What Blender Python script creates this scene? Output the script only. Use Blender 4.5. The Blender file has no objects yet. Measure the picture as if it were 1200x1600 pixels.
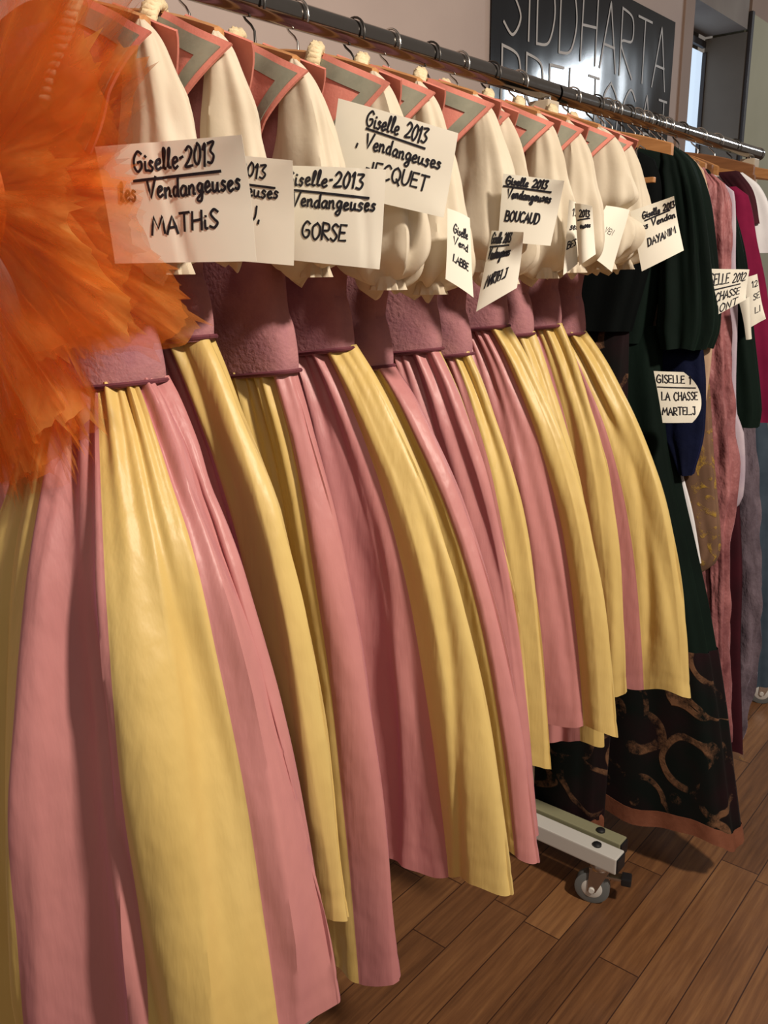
import bpy, bmesh, math, random
from mathutils import Vector, Matrix, noise
random.seed(7)
S = bpy.context.scene
C = S.collection
PI = math.pi
RY = 0.913            # distance of the hanging rail from the camera's foot point
EYE = 1.36

# ------------------------------------------------------------------ camera
F = 1340.0
vx = Vector((1177, 382, -F)).normalized()
vz = (-Vector((70, -4915, -F))).normalized()
vx = (vx - vz * vx.dot(vz)).normalized()
vy = vz.cross(vx)
W = Matrix((vx, vy, vz))            # camera coordinates -> world
cam = bpy.data.cameras.new('camera')
cam.sensor_fit = 'VERTICAL'
cam.sensor_height = 36.0
cam.lens = 36.0 * F / 1600.0
cam.clip_start = 0.02
co = bpy.data.objects.new('camera', cam)
C.objects.link(co)
m4 = W.to_4x4()
m4.translation = Vector((0, 0, EYE))
co.matrix_world = m4
S.camera = co

def ray(px, py):
    return (W @ Vector((px - 600, 800 - py, -F))).normalized()

def onplane(px, py, p0, nrm):
    d = ray(px, py)
    o = Vector((0, 0, EYE))
    return o + d * ((p0 - o).dot(nrm) / d.dot(nrm))

def onx(px, py, x):
    return onplane(px, py, Vector((x, 0, 0)), Vector((1, 0, 0)))

# ------------------------------------------------------------------ materials
def mat(name):
    m = bpy.data.materials.new(name)
    m.use_nodes = True
    nt = m.node_tree
    return m, nt, nt.nodes, nt.links, nt.nodes['Principled BSDF']

def srgb(r, g, b):
    f = lambda c: (c / 255 / 12.92) if c / 255 <= .04045 else ((c / 255 + .055) / 1.055) ** 2.4
    return (f(r), f(g), f(b), 1)

def noise_node(N, L, scale, detail=4, stretch=(1, 1, 1), rough=.55, coord='Object'):
    tc = N.new('ShaderNodeTexCoord'); mp = N.new('ShaderNodeMapping')
    mp.inputs['Scale'].default_value = stretch
    nz = N.new('ShaderNodeTexNoise'); nz.inputs['Scale'].default_value = scale
    nz.inputs['Detail'].default_value = detail; nz.inputs['Roughness'].default_value = rough
    L.new(tc.outputs[coord], mp.inputs['Vector']); L.new(mp.outputs[0], nz.inputs['Vector'])
    return nz

def ramp(N, L, src, stops):
    r = N.new('ShaderNodeValToRGB')
    e = r.color_ramp.elements
    e[0].position, e[0].color = stops[0]
    e[1].position, e[1].color = stops[-1]
    for p, c in stops[1:-1]:
        k = e.new(p); k.color = c
    L.new(src, r.inputs['Fac'])
    return r

def bump(N, L, src, bs, strength=.3, dist=.002):
    b = N.new('ShaderNodeBump'); b.inputs['Strength'].default_value = strength
    b.inputs['Distance'].default_value = dist
    L.new(src, b.inputs['Height']); L.new(b.outputs[0], bs.inputs['Normal'])
    return b

def cloth(name, c1, c2, rough=.7, scale=40, stretch=(1, 1, 1), bs_=.25, bd=.001, sheen=0, sheen_col=None, spec=.3, sub=0, bscale=None):
    m, nt, N, L, b = mat(name)
    nz = noise_node(N, L, scale, 4, stretch)
    r = ramp(N, L, nz.outputs['Fac'], [(.3, c1), (.7, c2)])
    L.new(r.outputs[0], b.inputs['Base Color'])
    b.inputs['Roughness'].default_value = rough
    b.inputs['Specular IOR Level'].default_value = spec
    if sheen:
        b.inputs['Sheen Weight'].default_value = sheen
        b.inputs['Sheen Roughness'].default_value = .4
        if sheen_col: b.inputs['Sheen Tint'].default_value = sheen_col
    n2 = noise_node(N, L, bscale or scale * 4, 3, stretch)
    bump(N, L, n2.outputs['Fac'], b, bs_, bd)
    if sub:
        tr = N.new('ShaderNodeBsdfTranslucent'); L.new(r.outputs[0], tr.inputs['Color'])
        mx = N.new('ShaderNodeMixShader'); mx.inputs[0].default_value = sub
        L.new(b.outputs[0], mx.inputs[1]); L.new(tr.outputs[0], mx.inputs[2])
        L.new(mx.outputs[0], N['Material Output'].inputs['Surface'])
    return m

def plain(name, c, rough=.5, metal=0, spec=.5):
    m, nt, N, L, b = mat(name)
    b.inputs['Base Color'].default_value = c
    b.inputs['Roughness'].default_value = rough
    b.inputs['Metallic'].default_value = metal
    b.inputs['Specular IOR Level'].default_value = spec
    nz = noise_node(N, L, 60, 3)
    r = N.new('ShaderNodeMapRange'); r.inputs['To Min'].default_value = max(rough - .05, .02)
    r.inputs['To Max'].default_value = min(rough + .08, 1)
    L.new(nz.outputs['Fac'], r.inputs['Value']); L.new(r.outputs[0], b.inputs['Roughness'])
    return m

def silk(name, c1, c2, sheen_col):
    m, nt, N, L, b = mat(name)
    nz = noise_node(N, L, 5, 4, (1, 1, .35))
    r = ramp(N, L, nz.outputs['Fac'], [(.3, c1), (.7, c2)])
    L.new(r.outputs[0], b.inputs['Base Color'])
    b.inputs['Roughness'].default_value = .43
    b.inputs['Specular IOR Level'].default_value = .38
    b.inputs['Sheen Weight'].default_value = .5
    b.inputs['Sheen Roughness'].default_value = .35
    b.inputs['Sheen Tint'].default_value = sheen_col
    b.inputs['Anisotropic'].default_value = .4
    slub = noise_node(N, L, 60, 3, (1, 1, .12))
    wrk = noise_node(N, L, 11, 3, (1.2, 1.2, .6), .5)
    ad = N.new('ShaderNodeMath'); ad.operation = 'MULTIPLY_ADD'; ad.inputs[1].default_value = .16
    L.new(slub.outputs['Fac'], ad.inputs[0]); L.new(wrk.outputs['Fac'], ad.inputs[2])
    bump(N, L, ad.outputs[0], b, .55, .014)
    return m

M = {}
M['yellow'] = silk('yellow_silk', srgb(202, 172, 100), srgb(218, 192, 124), srgb(255, 225, 150))
M['pink'] = silk('pink_silk', srgb(180, 118, 120), srgb(198, 136, 132), srgb(220, 150, 215))
M['mauve'] = cloth('mauve_crepe', srgb(158, 108, 116), srgb(182, 130, 130), .85, 25, (1, 1, 1), .5, .003, .25, srgb(210, 150, 200), .15, 0, 150)
M['mauve_edge'] = cloth('dark_mauve_piping', srgb(92, 45, 58), srgb(110, 58, 66), .8)
M['cream'] = cloth('cream_chemise_cotton', srgb(226, 214, 190), srgb(238, 228, 208), .8, 9, (1, 1, 1), .3, .002, 0, None, .2, .30, 60)
M['coral'] = cloth('coral_collar_wool', srgb(206, 126, 112), srgb(218, 140, 124), .85, 30, (1, 1, 1), .3, .001, 0, None, .15, 0, 300)
M['greytrim'] = cloth('sage_grey_ribbon', srgb(128, 128, 112), srgb(150, 148, 130), .5, 30, (1, 1, 1), .3, .001, 0, None, .4)
M['braid'] = cloth('cream_braid', srgb(196, 176, 138), srgb(222, 204, 168), .85, 60, (1, 1, 1), .6, .002)
M['paper'] = cloth('white_paper', srgb(242, 238, 222), srgb(248, 244, 230), .7, 8, (1, 1, 1), .15, .001, 0, None, .3, .12, 20)
M['ink'] = plain('black_marker_ink', (.006, .006, .012, 1), .5)
M['greyink'] = plain('thin_grey_ink', (.12, .11, .1, 1), .6)
M['steel'] = plain('chromed_steel', (.34, .315, .295, 1), .13, 1)
M['hookmetal'] = plain('hook_metal', (.6, .58, .55, 1), .22, 1)
M['hookdark'] = plain('dark_hook_metal', (.08, .075, .07, 1), .35, .9)
M['white'] = plain('white_painted_metal', srgb(214, 212, 206), .4, 0)
M['beigepost'] = plain('beige_painted_metal', srgb(196, 180, 156), .5, 0)
M['olivemetal'] = plain('greenish_painted_metal', srgb(150, 148, 118), .45, 0)
M['black'] = plain('black_plastic', (.012, .012, .014, 1), .45)
M['rubber'] = plain('grey_rubber', srgb(108, 112, 112), .4)
M['greenvelvet'] = cloth('dark_green_velvet', srgb(9, 18, 15), srgb(17, 31, 25), .8, 8, (1, 1, .4), .5, .004, .28, srgb(70, 100, 80), .1, 0, 30)
M['blackvelvet'] = cloth('black_velvet', srgb(5, 7, 8), srgb(10, 14, 14), .85, 10, (1, 1, .4), .4, .003, .06, srgb(40, 60, 60), .08, 0, 30)
M['navy'] = cloth('navy_velvet', srgb(10, 14, 34), srgb(18, 24, 52), .8, 12, (1, 1, 1), .5, .003, .3, srgb(50, 60, 130), .1, 0, 60)
M['rosevelvet'] = cloth('rose_crushed_velvet', srgb(112, 62, 66), srgb(178, 116, 116), .55, 22, (1, 1, .6), 1, .008, .6, srgb(230, 170, 180), .3, 0, 40)
M['greyvelvet'] = cloth('grey_lilac_plush', srgb(66, 56, 64), srgb(124, 110, 120), .7, 18, (1, 1, .5), 1, .006, .5, srgb(190, 180, 205), .2, 0, 60)
M['magenta'] = cloth('magenta_wool', srgb(110, 16, 52), srgb(128, 24, 62), .85, 15, (1, 1, 1), .3, .002, .25, srgb(200, 60, 120), .15)
M['darkred'] = cloth('dark_red_velvet', srgb(48, 8, 20), srgb(66, 12, 26), .8, 15)
M['lilac'] = cloth('pale_lilac_lining', srgb(176, 160, 176), srgb(198, 184, 194), .6, 15)
M['creamlining'] = cloth('beige_lining', srgb(182, 150, 124), srgb(202, 172, 144), .6, 15)
M['whitecloth'] = cloth('white_underskirt', srgb(222, 220, 222), srgb(235, 234, 236), .7, 15)
M['slate'] = cloth('slate_blue_cloth', srgb(48, 62, 76), srgb(66, 80, 94), .8, 15)
M['hemband'] = cloth('rust_hem_band', srgb(116, 68, 48), srgb(138, 86, 64), .75, 20, (1, 1, 1), .4, .002)

def brocade(name, base1, base2, golds, scale=7, cut=.62):
    m, nt, N, L, b = mat(name)
    nz = noise_node(N, L, scale * .5, 3)
    r = ramp(N, L, nz.outputs['Fac'], [(.4, base1), (.6, base2)])
    tc = N.new('ShaderNodeTexCoord')
    warp = noise_node(N, L, 3, 2)
    mx0 = N.new('ShaderNodeMix'); mx0.data_type = 'VECTOR'; mx0.inputs[0].default_value = .12
    L.new(tc.outputs['Object'], mx0.inputs[4]); L.new(warp.outputs['Color'], mx0.inputs[5])
    vo = N.new('ShaderNodeTexVoronoi'); vo.inputs['Scale'].default_value = scale
    L.new(mx0.outputs[1], vo.inputs['Vector'])
    wv = N.new('ShaderNodeMath'); wv.operation = 'MULTIPLY'; wv.inputs[1].default_value = 14
    L.new(vo.outputs['Distance'], wv.inputs[0])
    sn = N.new('ShaderNodeMath'); sn.operation = 'SINE'; L.new(wv.outputs[0], sn.inputs[0])
    th = ramp(N, L, sn.outputs[0], [(cut, (0, 0, 0, 1)), (cut + .12, (1, 1, 1, 1))])
    patch = noise_node(N, L, scale * 1.3, 9, (1, 1, 1), .72)
    pr = ramp(N, L, patch.outputs['Fac'], [(.46, (0, 0, 0, 1)), (.6, (1, 1, 1, 1))])
    ml = N.new('ShaderNodeMath'); ml.operation = 'MULTIPLY'
    L.new(th.outputs[0], ml.inputs[0]); L.new(pr.outputs[0], ml.inputs[1])
    mix = N.new('ShaderNodeMix'); mix.data_type = 'RGBA'
    L.new(ml.outputs[0], mix.inputs[0]); L.new(r.outputs[0], mix.inputs[6]); mix.inputs[7].default_value = golds
    L.new(mix.outputs[2], b.inputs['Base Color'])
    b.inputs['Roughness'].default_value = .75
    b.inputs['Specular IOR Level'].default_value = .15
    b.inputs['Sheen Weight'].default_value = .03
    bump(N, L, ml.outputs[0], b, .5, .003)
    return m
M['brocade'] = brocade('dark_paisley_brocade', srgb(5, 14, 12), srgb(30, 11, 16), srgb(118, 84, 60), 9, .70)
M['goldbrocade'] = brocade('tan_gold_brocade', srgb(110, 84, 66), srgb(128, 98, 78), srgb(176, 140, 56), 22, .5)

def wood(name, c1, c2, stretch=(8, 1, 8), rough=.45):
    m, nt, N, L, b = mat(name)
    nz = noise_node(N, L, 12, 6, stretch, .6)
    r = ramp(N, L, nz.outputs['Fac'], [(.3, c1), (.7, c2)])
    L.new(r.outputs[0], b.inputs['Base Color']); b.inputs['Roughness'].default_value = rough
    bump(N, L, nz.outputs['Fac'], b, .1, .001)
    return m
M['wood'] = wood('hanger_beech', srgb(160, 108, 62), srgb(190, 136, 84))
M['wooddark'] = wood('hanger_walnut', srgb(112, 72, 42), srgb(140, 92, 56))

def tulle():
    m, nt, N, L, b = mat('orange_tulle')
    tc = N.new('ShaderNodeTexCoord')
    mp = N.new('ShaderNodeMapping'); mp.inputs['Scale'].default_value = (46, 1.3, 1)
    L.new(tc.outputs['UV'], mp.inputs['Vector'])
    nz = N.new('ShaderNodeTexNoise'); nz.inputs['Scale'].default_value = 1; nz.inputs['Detail'].default_value = 5
    nz.inputs['Roughness'].default_value = .65
    L.new(mp.outputs[0], nz.inputs['Vector'])
    col = ramp(N, L, nz.outputs['Fac'], [(.3, srgb(240, 124, 44)), (.5, srgb(250, 146, 58)), (.7, srgb(255, 186, 104))])
    b.inputs['Roughness'].default_value = .8; b.inputs['Specular IOR Level'].default_value = .1
    L.new(col.outputs[0], b.inputs['Base Color'])
    tr = N.new('ShaderNodeBsdfTranslucent'); L.new(col.outputs[0], tr.inputs['Color'])
    mx = N.new('ShaderNodeMixShader'); mx.inputs[0].default_value = .45
    L.new(b.outputs[0], mx.inputs[1]); L.new(tr.outputs[0], mx.inputs[2])
    tp = N.new('ShaderNodeBsdfTransparent')
    lo = N.new('ShaderNodeMapping'); lo.inputs['Scale'].default_value = (13, 1.0, 1); L.new(tc.outputs['UV'], lo.inputs['Vector'])
    ln = N.new('ShaderNodeTexNoise'); ln.inputs['Scale'].default_value = 1; ln.inputs['Detail'].default_value = 2
    oi = N.new('ShaderNodeObjectInfo'); cv = N.new('ShaderNodeVectorMath'); cv.operation = 'ADD'
    rc = N.new('ShaderNodeCombineXYZ'); ml = N.new('ShaderNodeMath'); ml.operation = 'MULTIPLY'; ml.inputs[1].default_value = 50
    L.new(oi.outputs['Random'], ml.inputs[0]); L.new(ml.outputs[0], rc.inputs[2]); L.new(lo.outputs[0], cv.inputs[0]); L.new(rc.outputs[0], cv.inputs[1])
    L.new(cv.outputs[0], ln.inputs['Vector'])
    lm = N.new('ShaderNodeMapRange'); lm.inputs['From Min'].default_value = .38; lm.inputs['From Max'].default_value = .62
    lm.inputs['To Min'].default_value = .15; lm.inputs['To Max'].default_value = 1.3
    L.new(ln.outputs['Fac'], lm.inputs['Value'])
    al = N.new('ShaderNodeMapRange'); al.inputs['From Min'].default_value = .32; al.inputs['From Max'].default_value = .68
    al.inputs['To Min'].default_value = .14; al.inputs['To Max'].default_value = .60
    L.new(nz.outputs['Fac'], al.inputs['Value'])
    m2 = N.new('ShaderNodeMixShader')
    am = N.new('ShaderNodeMath'); am.operation = 'MULTIPLY'; am.use_clamp = True
    L.new(al.outputs[0], am.inputs[0]); L.new(lm.outputs[0], am.inputs[1])
    L.new(am.outputs[0], m2.inputs[0]); L.new(tp.outputs[0], m2.inputs[1]); L.new(mx.outputs[0], m2.inputs[2])
    L.new(m2.outputs[0], N['Material Output'].inputs['Surface'])
    return m
M['tulle'] = tulle()
M['satin'] = cloth('orange_satin', srgb(222, 110, 40), srgb(236, 130, 54), .5)

def floor_mat():
    m, nt, N, L, b = mat('brown_parquet')
    tc = N.new('ShaderNodeTexCoord'); sp = N.new('ShaderNodeSeparateXYZ')
    L.new(tc.outputs['Object'], sp.inputs[0])
    def mth(op, a, bb=None, c=None):
        n = N.new('ShaderNodeMath'); n.operation = op
        for i, v in enumerate((a, bb, c)):
            if v is None: continue
            if isinstance(v, (int, float)): n.inputs[i].default_value = v
            else: L.new(v, n.inputs[i])
        return n.outputs[0]
    yy = mth('DIVIDE', mth('SUBTRACT', sp.outputs['Y'], .0175), .0865)
    row = mth('FLOOR', yy); fy = mth('FRACT', yy)
    wn = N.new('ShaderNodeTexWhiteNoise'); wn.noise_dimensions = '1D'; L.new(row, wn.inputs['W'])
    xx = mth('ADD', mth('DIVIDE', sp.outputs['X'], .62), mth('MULTIPLY', wn.outputs['Value'], 7.3))
    colm = mth('FLOOR', xx); fx = mth('FRACT', xx)
    cb = N.new('ShaderNodeCombineXYZ'); L.new(row, cb.inputs[0]); L.new(colm, cb.inputs[1])
    w2 = N.new('ShaderNodeTexWhiteNoise'); w2.noise_dimensions = '3D'; L.new(cb.outputs[0], w2.inputs['Vector'])
    cb2 = N.new('ShaderNodeCombineXYZ')
    L.new(mth('MULTIPLY', sp.outputs['X'], 3.0), cb2.inputs[0]); L.new(mth('MULTIPLY', sp.outputs['Y'], 55.0), cb2.inputs[1])
    L.new(mth('MULTIPLY', w2.outputs['Value'], 30.0), cb2.inputs[2])
    g = N.new('ShaderNodeTexNoise'); g.inputs['Scale'].default_value = 1.6; g.inputs['Detail'].default_value = 6
    g.inputs['Roughness'].default_value = .65
    L.new(cb2.outputs[0], g.inputs['Vector'])
    fac = mth('ADD', mth('MULTIPLY', g.outputs['Fac'], .82), mth('MULTIPLY', w2.outputs['Value'], .30))
    r = ramp(N, L, fac, [(.3, srgb(90, 58, 36)), (.55, srgb(122, 82, 51)), (.8, srgb(152, 108, 68))])
    ey = mth('MINIMUM', fy, mth('SUBTRACT', 1.0, fy)); ex = mth('MINIMUM', fx, mth('SUBTRACT', 1.0, fx))
    gap = mth('MAXIMUM', mth('LESS_THAN', ey, .014), mth('LESS_THAN', ex, .0022))
    mix = N.new('ShaderNodeMix'); mix.data_type = 'RGBA'; L.new(gap, mix.inputs[0])
    L.new(r.outputs[0], mix.inputs[6]); mix.inputs[7].default_value = srgb(62, 36, 22)
    L.new(mix.outputs[2], b.inputs['Base Color'])
    sc = noise_node(N, L, 14, 8, (1, 1, 1), .7)
    rr = N.new('ShaderNodeMapRange'); rr.inputs['To Min'].default_value = .22; rr.inputs['To Max'].default_value = .6
    L.new(sc.outputs['Fac'], rr.inputs['Value']); L.new(rr.outputs[0], b.inputs['Roughness'])
    hh = mth('SUBTRACT', mth('MULTIPLY', g.outputs['Fac'], .3), gap)
    bump(N, L, hh, b, .3, .002)
    return m
M['floor'] = floor_mat()
M['wall'] = cloth('mauve_beige_plaster', srgb(188, 170, 162), srgb(196, 178, 169), .8, 3, (1, 1, 1), .15, .003, 0, None, .2, 0, 80)
M['wallpale'] = cloth('pale_column_paint', srgb(190, 172, 152), srgb(198, 180, 160), .5, 3, (1, 1, 1), .1, .002)
M['brownreveal'] = cloth('brown_reveal_paint', srgb(150, 126, 110), srgb(160, 134, 118), .6, 3)
M['darkpanel'] = cloth('dark_grey_panel', srgb(92, 84, 76), srgb(104, 96, 86), .6, 3)
M['soffit'] = cloth('grey_soffit_paint', srgb(128, 116, 108), srgb(150, 140, 130), .7, 3)
M['frame_dark'] = plain('dark_frame', srgb(46, 40, 40), .5)
M['greendoor'] = cloth('pale_green_gloss_paint', srgb(176, 172, 146), srgb(186, 182, 156), .25, 3, (1, 1, 1), .15, .004, 0, None, .5)
m, nt, N, L, b = mat('daylight_window_glass')
b.inputs['Base Color'].default_value = (.5, .6, .7, 1); b.inputs['Emission Color'].default_value = srgb(196, 216, 238)
b.inputs['Emission Strength'].default_value = 1.0
M['window'] = m
def poster_mat():
    m, nt, N, L, b = mat('glossy_black_poster')
    b.inputs['Base Color'].default_value = (.008, .009, .012, 1)
    b.inputs['Roughness'].default_value = .13
    nz = noise_node(N, L, 3.2, 2, (1, 1, .5)); bump(N, L, nz.outputs['Fac'], b, .22, .03)
    return m
M['poster'] = poster_mat()
M['letter'] = plain('silver_letters', srgb(176, 168, 160), .45)
m, nt, N, L, b = mat('lamp_tube_light')
b.inputs['Emission Color'].default_value = (.9, .95, 1, 1); b.inputs['Emission Strength'].default_value = 30
M['tube'] = m

# ------------------------------------------------------------------ helpers
def prop(o, label=None, cat=None, group=None, kind=None):
    if label: o['label'] = label
    if cat: o['category'] = cat
    if group: o['group'] = group
    if kind: o['kind'] = kind
    return o

def thing(name, label, cat, loc=(0, 0, 0), group=None):
    o = bpy.data.objects.new(name, None); C.objects.link(o)
    o.location = loc; o.empty_display_size = .05
    return prop(o, label, cat, group)

def mk(name, verts, faces, mats, parent=None, midx=None, smooth=True, uvs=None, solid=0):
    """one mesh object; verts are world coordinates, stored relative to the parent's origin"""
    off = world_loc(parent) if parent else Vector((0, 0, 0))
    me = bpy.data.meshes.new(name)
    me.from_pydata([Vector(v) - off for v in verts], [], faces)
    if not isinstance(mats, (list, tuple)): mats = [mats]
    for mm in mats: me.materials.append(mm)
    if midx:
        for p, i in zip(me.polygons, midx): p.material_index = i
    if smooth:
        for p in me.polygons: p.use_smooth = True
    if uvs:
        ul = me.uv_layers.new(name='UVMap')
        for lp in me.loops: ul.data[lp.index].uv = uvs[lp.vertex_index]
    me.update()
    o = bpy.data.objects.new(name, me); C.objects.link(o)
    if parent: o.parent = parent
    if solid:
        md = o.modifiers.new('thickness', 'SOLIDIFY'); md.thickness = solid; md.offset = 0
    return o

def world_loc(o):
    v = Vector((0, 0, 0))
    while o: v += o.location; o = o.parent
    return v

class MB:
    def __init__(s): s.v = []; s.f = []; s.m = []
    def grid(s, rows, closed=False, mi=0, cap0=False, cap1=False):
        b0 = len(s.v); n = len(rows[0])
        for r in rows: s.v += [tuple(p) for p in r]
        for i in range(len(rows) - 1):
            for j in range(n if closed else n - 1):
                k = (j + 1) % n
                s.f.append((b0 + i * n + j, b0 + i * n + k, b0 + (i + 1) * n + k, b0 + (i + 1) * n + j)); s.m.append(mi)
        if cap0: s.f.append(tuple(b0 + j for j in range(n))[::-1]); s.m.append(mi)
        if cap1: s.f.append(tuple(b0 + (len(rows) - 1) * n + j for j in range(n))); s.m.append(mi)
        return s
    def tube(s, pts, r, seg=10, mi=0, flat=1.0):
        pts = [Vector(p) for p in pts]; rows = []
        up = Vector((.13, .21, 1)).normalized()
        rr = r if isinstance(r, (list, tuple)) else [r] * len(pts)
        pa = None
        for i, p in enumerate(pts):
            t = (pts[min(i + 1, len(pts) - 1)] - pts[max(i - 1, 0)]).normalized()
            if pa is None:
                a = t.cross(up)
                if a.length < .1: a = t.cross(Vector((1, 0, 0)))
            else: a = pa - t * pa.dot(t)
            a.normalize(); pa = a
            bb = t.cross(a)
            rows.append([p + (a * math.cos(2 * PI * k / seg) + bb * flat * math.sin(2 * PI * k / seg)) * rr[i] for k in range(seg)])
        return s.grid(rows, True, mi, True, True)
    def box(s, c, size, mi=0, bev=0.0):
        bm = bmesh.new(); bmesh.ops.create_cube(bm, size=1)
        for v in bm.verts: v.co = Vector((c[0] + v.co.x * size[0], c[1] + v.co.y * size[1], c[2] + v.co.z * size[2]))
        if bev: bmesh.ops.bevel(bm, geom=bm.edges[:], offset=bev, segments=2, affect='EDGES', profile=.7)
        b0 = len(s.v); bm.verts.index_update()
        s.v += [tuple(v.co) for v in bm.verts]
        for f in bm.faces: s.f.append(tuple(b0 + v.index for v in f.verts)); s.m.append(mi)
        bm.free(); return s
    def disc_y(s, c, r, w, seg=28, mi=0, prof=None):
        """solid of revolution about an axis parallel to Y"""
        prof = prof or [(-.5, .86), (-.42, 1), (.42, 1), (.5, .86)]
        rows = []
        for (a, q) in prof:
            rows.append([(c[0] + math.cos(2 * PI * k / seg) * r * q, c[1] + a * w, c[2] + math.sin(2 * PI * k / seg) * r * q) for k in range(seg)])
        return s.grid(rows, True, mi, True, True)
    def build(s, name, mats, parent=None, smooth=True, **k):
        o = mk(name, s.v, s.f, mats, parent, s.m, smooth, **k)
        if smooth:
            md = o.modifiers.new('edge', 'EDGE_SPLIT') ; md.split_angle = math.radians(50)
        return o

def lerp(a, b, t): return a + (b - a) * t
def interp(pts, t):
    if t <= pts[0][0]: return pts[0][1]
    for (a, x), (b_, y) in zip(pts, pts[1:]):
        if t <= b_:
            k = (t - a) / (b_ - a)
            return x + (y - x) * k
    return pts[-1][1]
def smooth_interp(pts, t):
    # catmull-rom over unevenly spaced samples
    n = len(pts)
    if t <= pts[0][0]: return pts[0][1]
    if t >= pts[-1][0]: return pts[-1][1]
    for i in range(n - 1):
        if t <= pts[i + 1][0]:
            x0, y0 = pts[i]; x1, y1 = pts[i + 1]
            m0 = ((y1 - pts[i - 1][1]) / (x1 - pts[i - 1][0])) if i > 0 else (y1 - y0) / (x1 - x0)
            m1 = ((pts[i + 2][1] - y0) / (pts[i + 2][0] - x0)) if i < n - 2 else (y1 - y0) / (x1 - x0)
            h = x1 - x0; k = (t - x0) / h
            return (2*k**3 - 3*k*k + 1)*y0 + (k**3 - 2*k*k + k)*h*m0 + (-2*k**3 + 3*k*k)*y1 + (k**3 - k*k)*h*m1
def sp(v, p): return math.copysign(abs(v) ** p, v)

# ------------------------------------------------------------------ room
def structure(name, o): o.name = name; return prop(o, kind='structure')
structure('floor', MB().box((3, 0, -.05), (14, 8, .1)).build('floor', M['floor'], smooth=False))
structure('wall_back', MB().box((.86, 1.68, 1.5), (5.94, .16, 3.0)).build('wall_back', M['wall'], smooth=False))
structure('baseboard_back', MB().box((.86, 1.59, .06), (5.9, .02, .12), bev=.004).build('baseboard_back', M['wallpale'], smooth=False))
structure('trim_1', MB().box((3.88, 1.65, 1.5), (.10, .12, 3.0), bev=.004).build('trim_1', M['brownreveal'], smooth=False))
structure('wall_sill', MB().box((4.265, 1.71, .5), (.67, .18, 1.0)).build('wall_sill', M['wallpale'], smooth=False))
structure('wall_lintel', MB().box((4.265, 1.70, 2.74), (.67, .20, .52)).build('wall_lintel', M['soffit'], smooth=False))
structure('wall_reveal', MB().box((4.62, 1.70, 1.73), (.04, .20, 1.48)).build('wall_reveal', M['darkpanel'], smooth=False))
structure('wall_right', MB().box((6.64, 1.69, 1.28), (4.0, .18, 2.56)).build('wall_right', M['greendoor'], smooth=False))
structure('wall_beam', MB().box((6.64, 1.68, 2.79), (4.0, .16, .46)).build('wall_beam', M['brownreveal'], smooth=False))
structure('trim_2', MB().box((4.625, 1.593, 1.28), (.03, .02, 2.56), bev=.003).build('trim_2', M['frame_dark'], smooth=False))
structure('wall_outer', MB().box((4.265, 1.90, 1.5), (.9, .04, 3.0)).build('wall_outer', M['darkpanel'], smooth=False))
wn = prop(MB().box((4.26, 1.81, 1.70), (.68, .010, 1.42)).build('window_1', M['window'], smooth=False), kind='structure')
fr = MB()
for fx in (3.95, 4.596): fr.box((fx, 1.795, 1.70), (.014, .02, 1.42), bev=.003)
for fz in (1.005, 2.44): fr.box((4.26, 1.795, fz), (.64, .02, .03), bev=.003)
structure('window_frame', fr.build('window_frame', M['frame_dark'], smooth=False))

# ------------------------------------------------------------------ rack
def rack(label, x0, x1, posts, feetmat, rail_ends):
    t = thing('garment_rack', label, 'clothes rack', (posts[-1], RY, 0), 'clothes racks standing end to end')
    n = 14
    rows = []
    b = MB(); b.tube([(x0 + .004, RY, 1.70), (x1 - .004, RY, 1.70)], .0172, 28)
    b.build('rail', M['steel'], t)
    cp = MB()
    for e, s in ((x0, -1), (x1, 1)):
        if s in rail_ends:
            cp.tube([(e - s * .012, RY, 1.70), (e + s * .004, RY, 1.70), (e + s * .008, RY, 1.70)], [.0185, .0185, .012], 24)
            cp.build('end_cap', M['steel'], t); cp = MB()
    for px in posts:
        MB().box((px, RY, .912), (.042, .042, 1.536), bev=.003).build('upright', M['beigepost'], t, smooth=False)
        MB().tube([(px, RY, 1.67), (px, RY, 1.69)], .012, 14).build('rail_socket', M['steel'], t)
    return t

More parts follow.
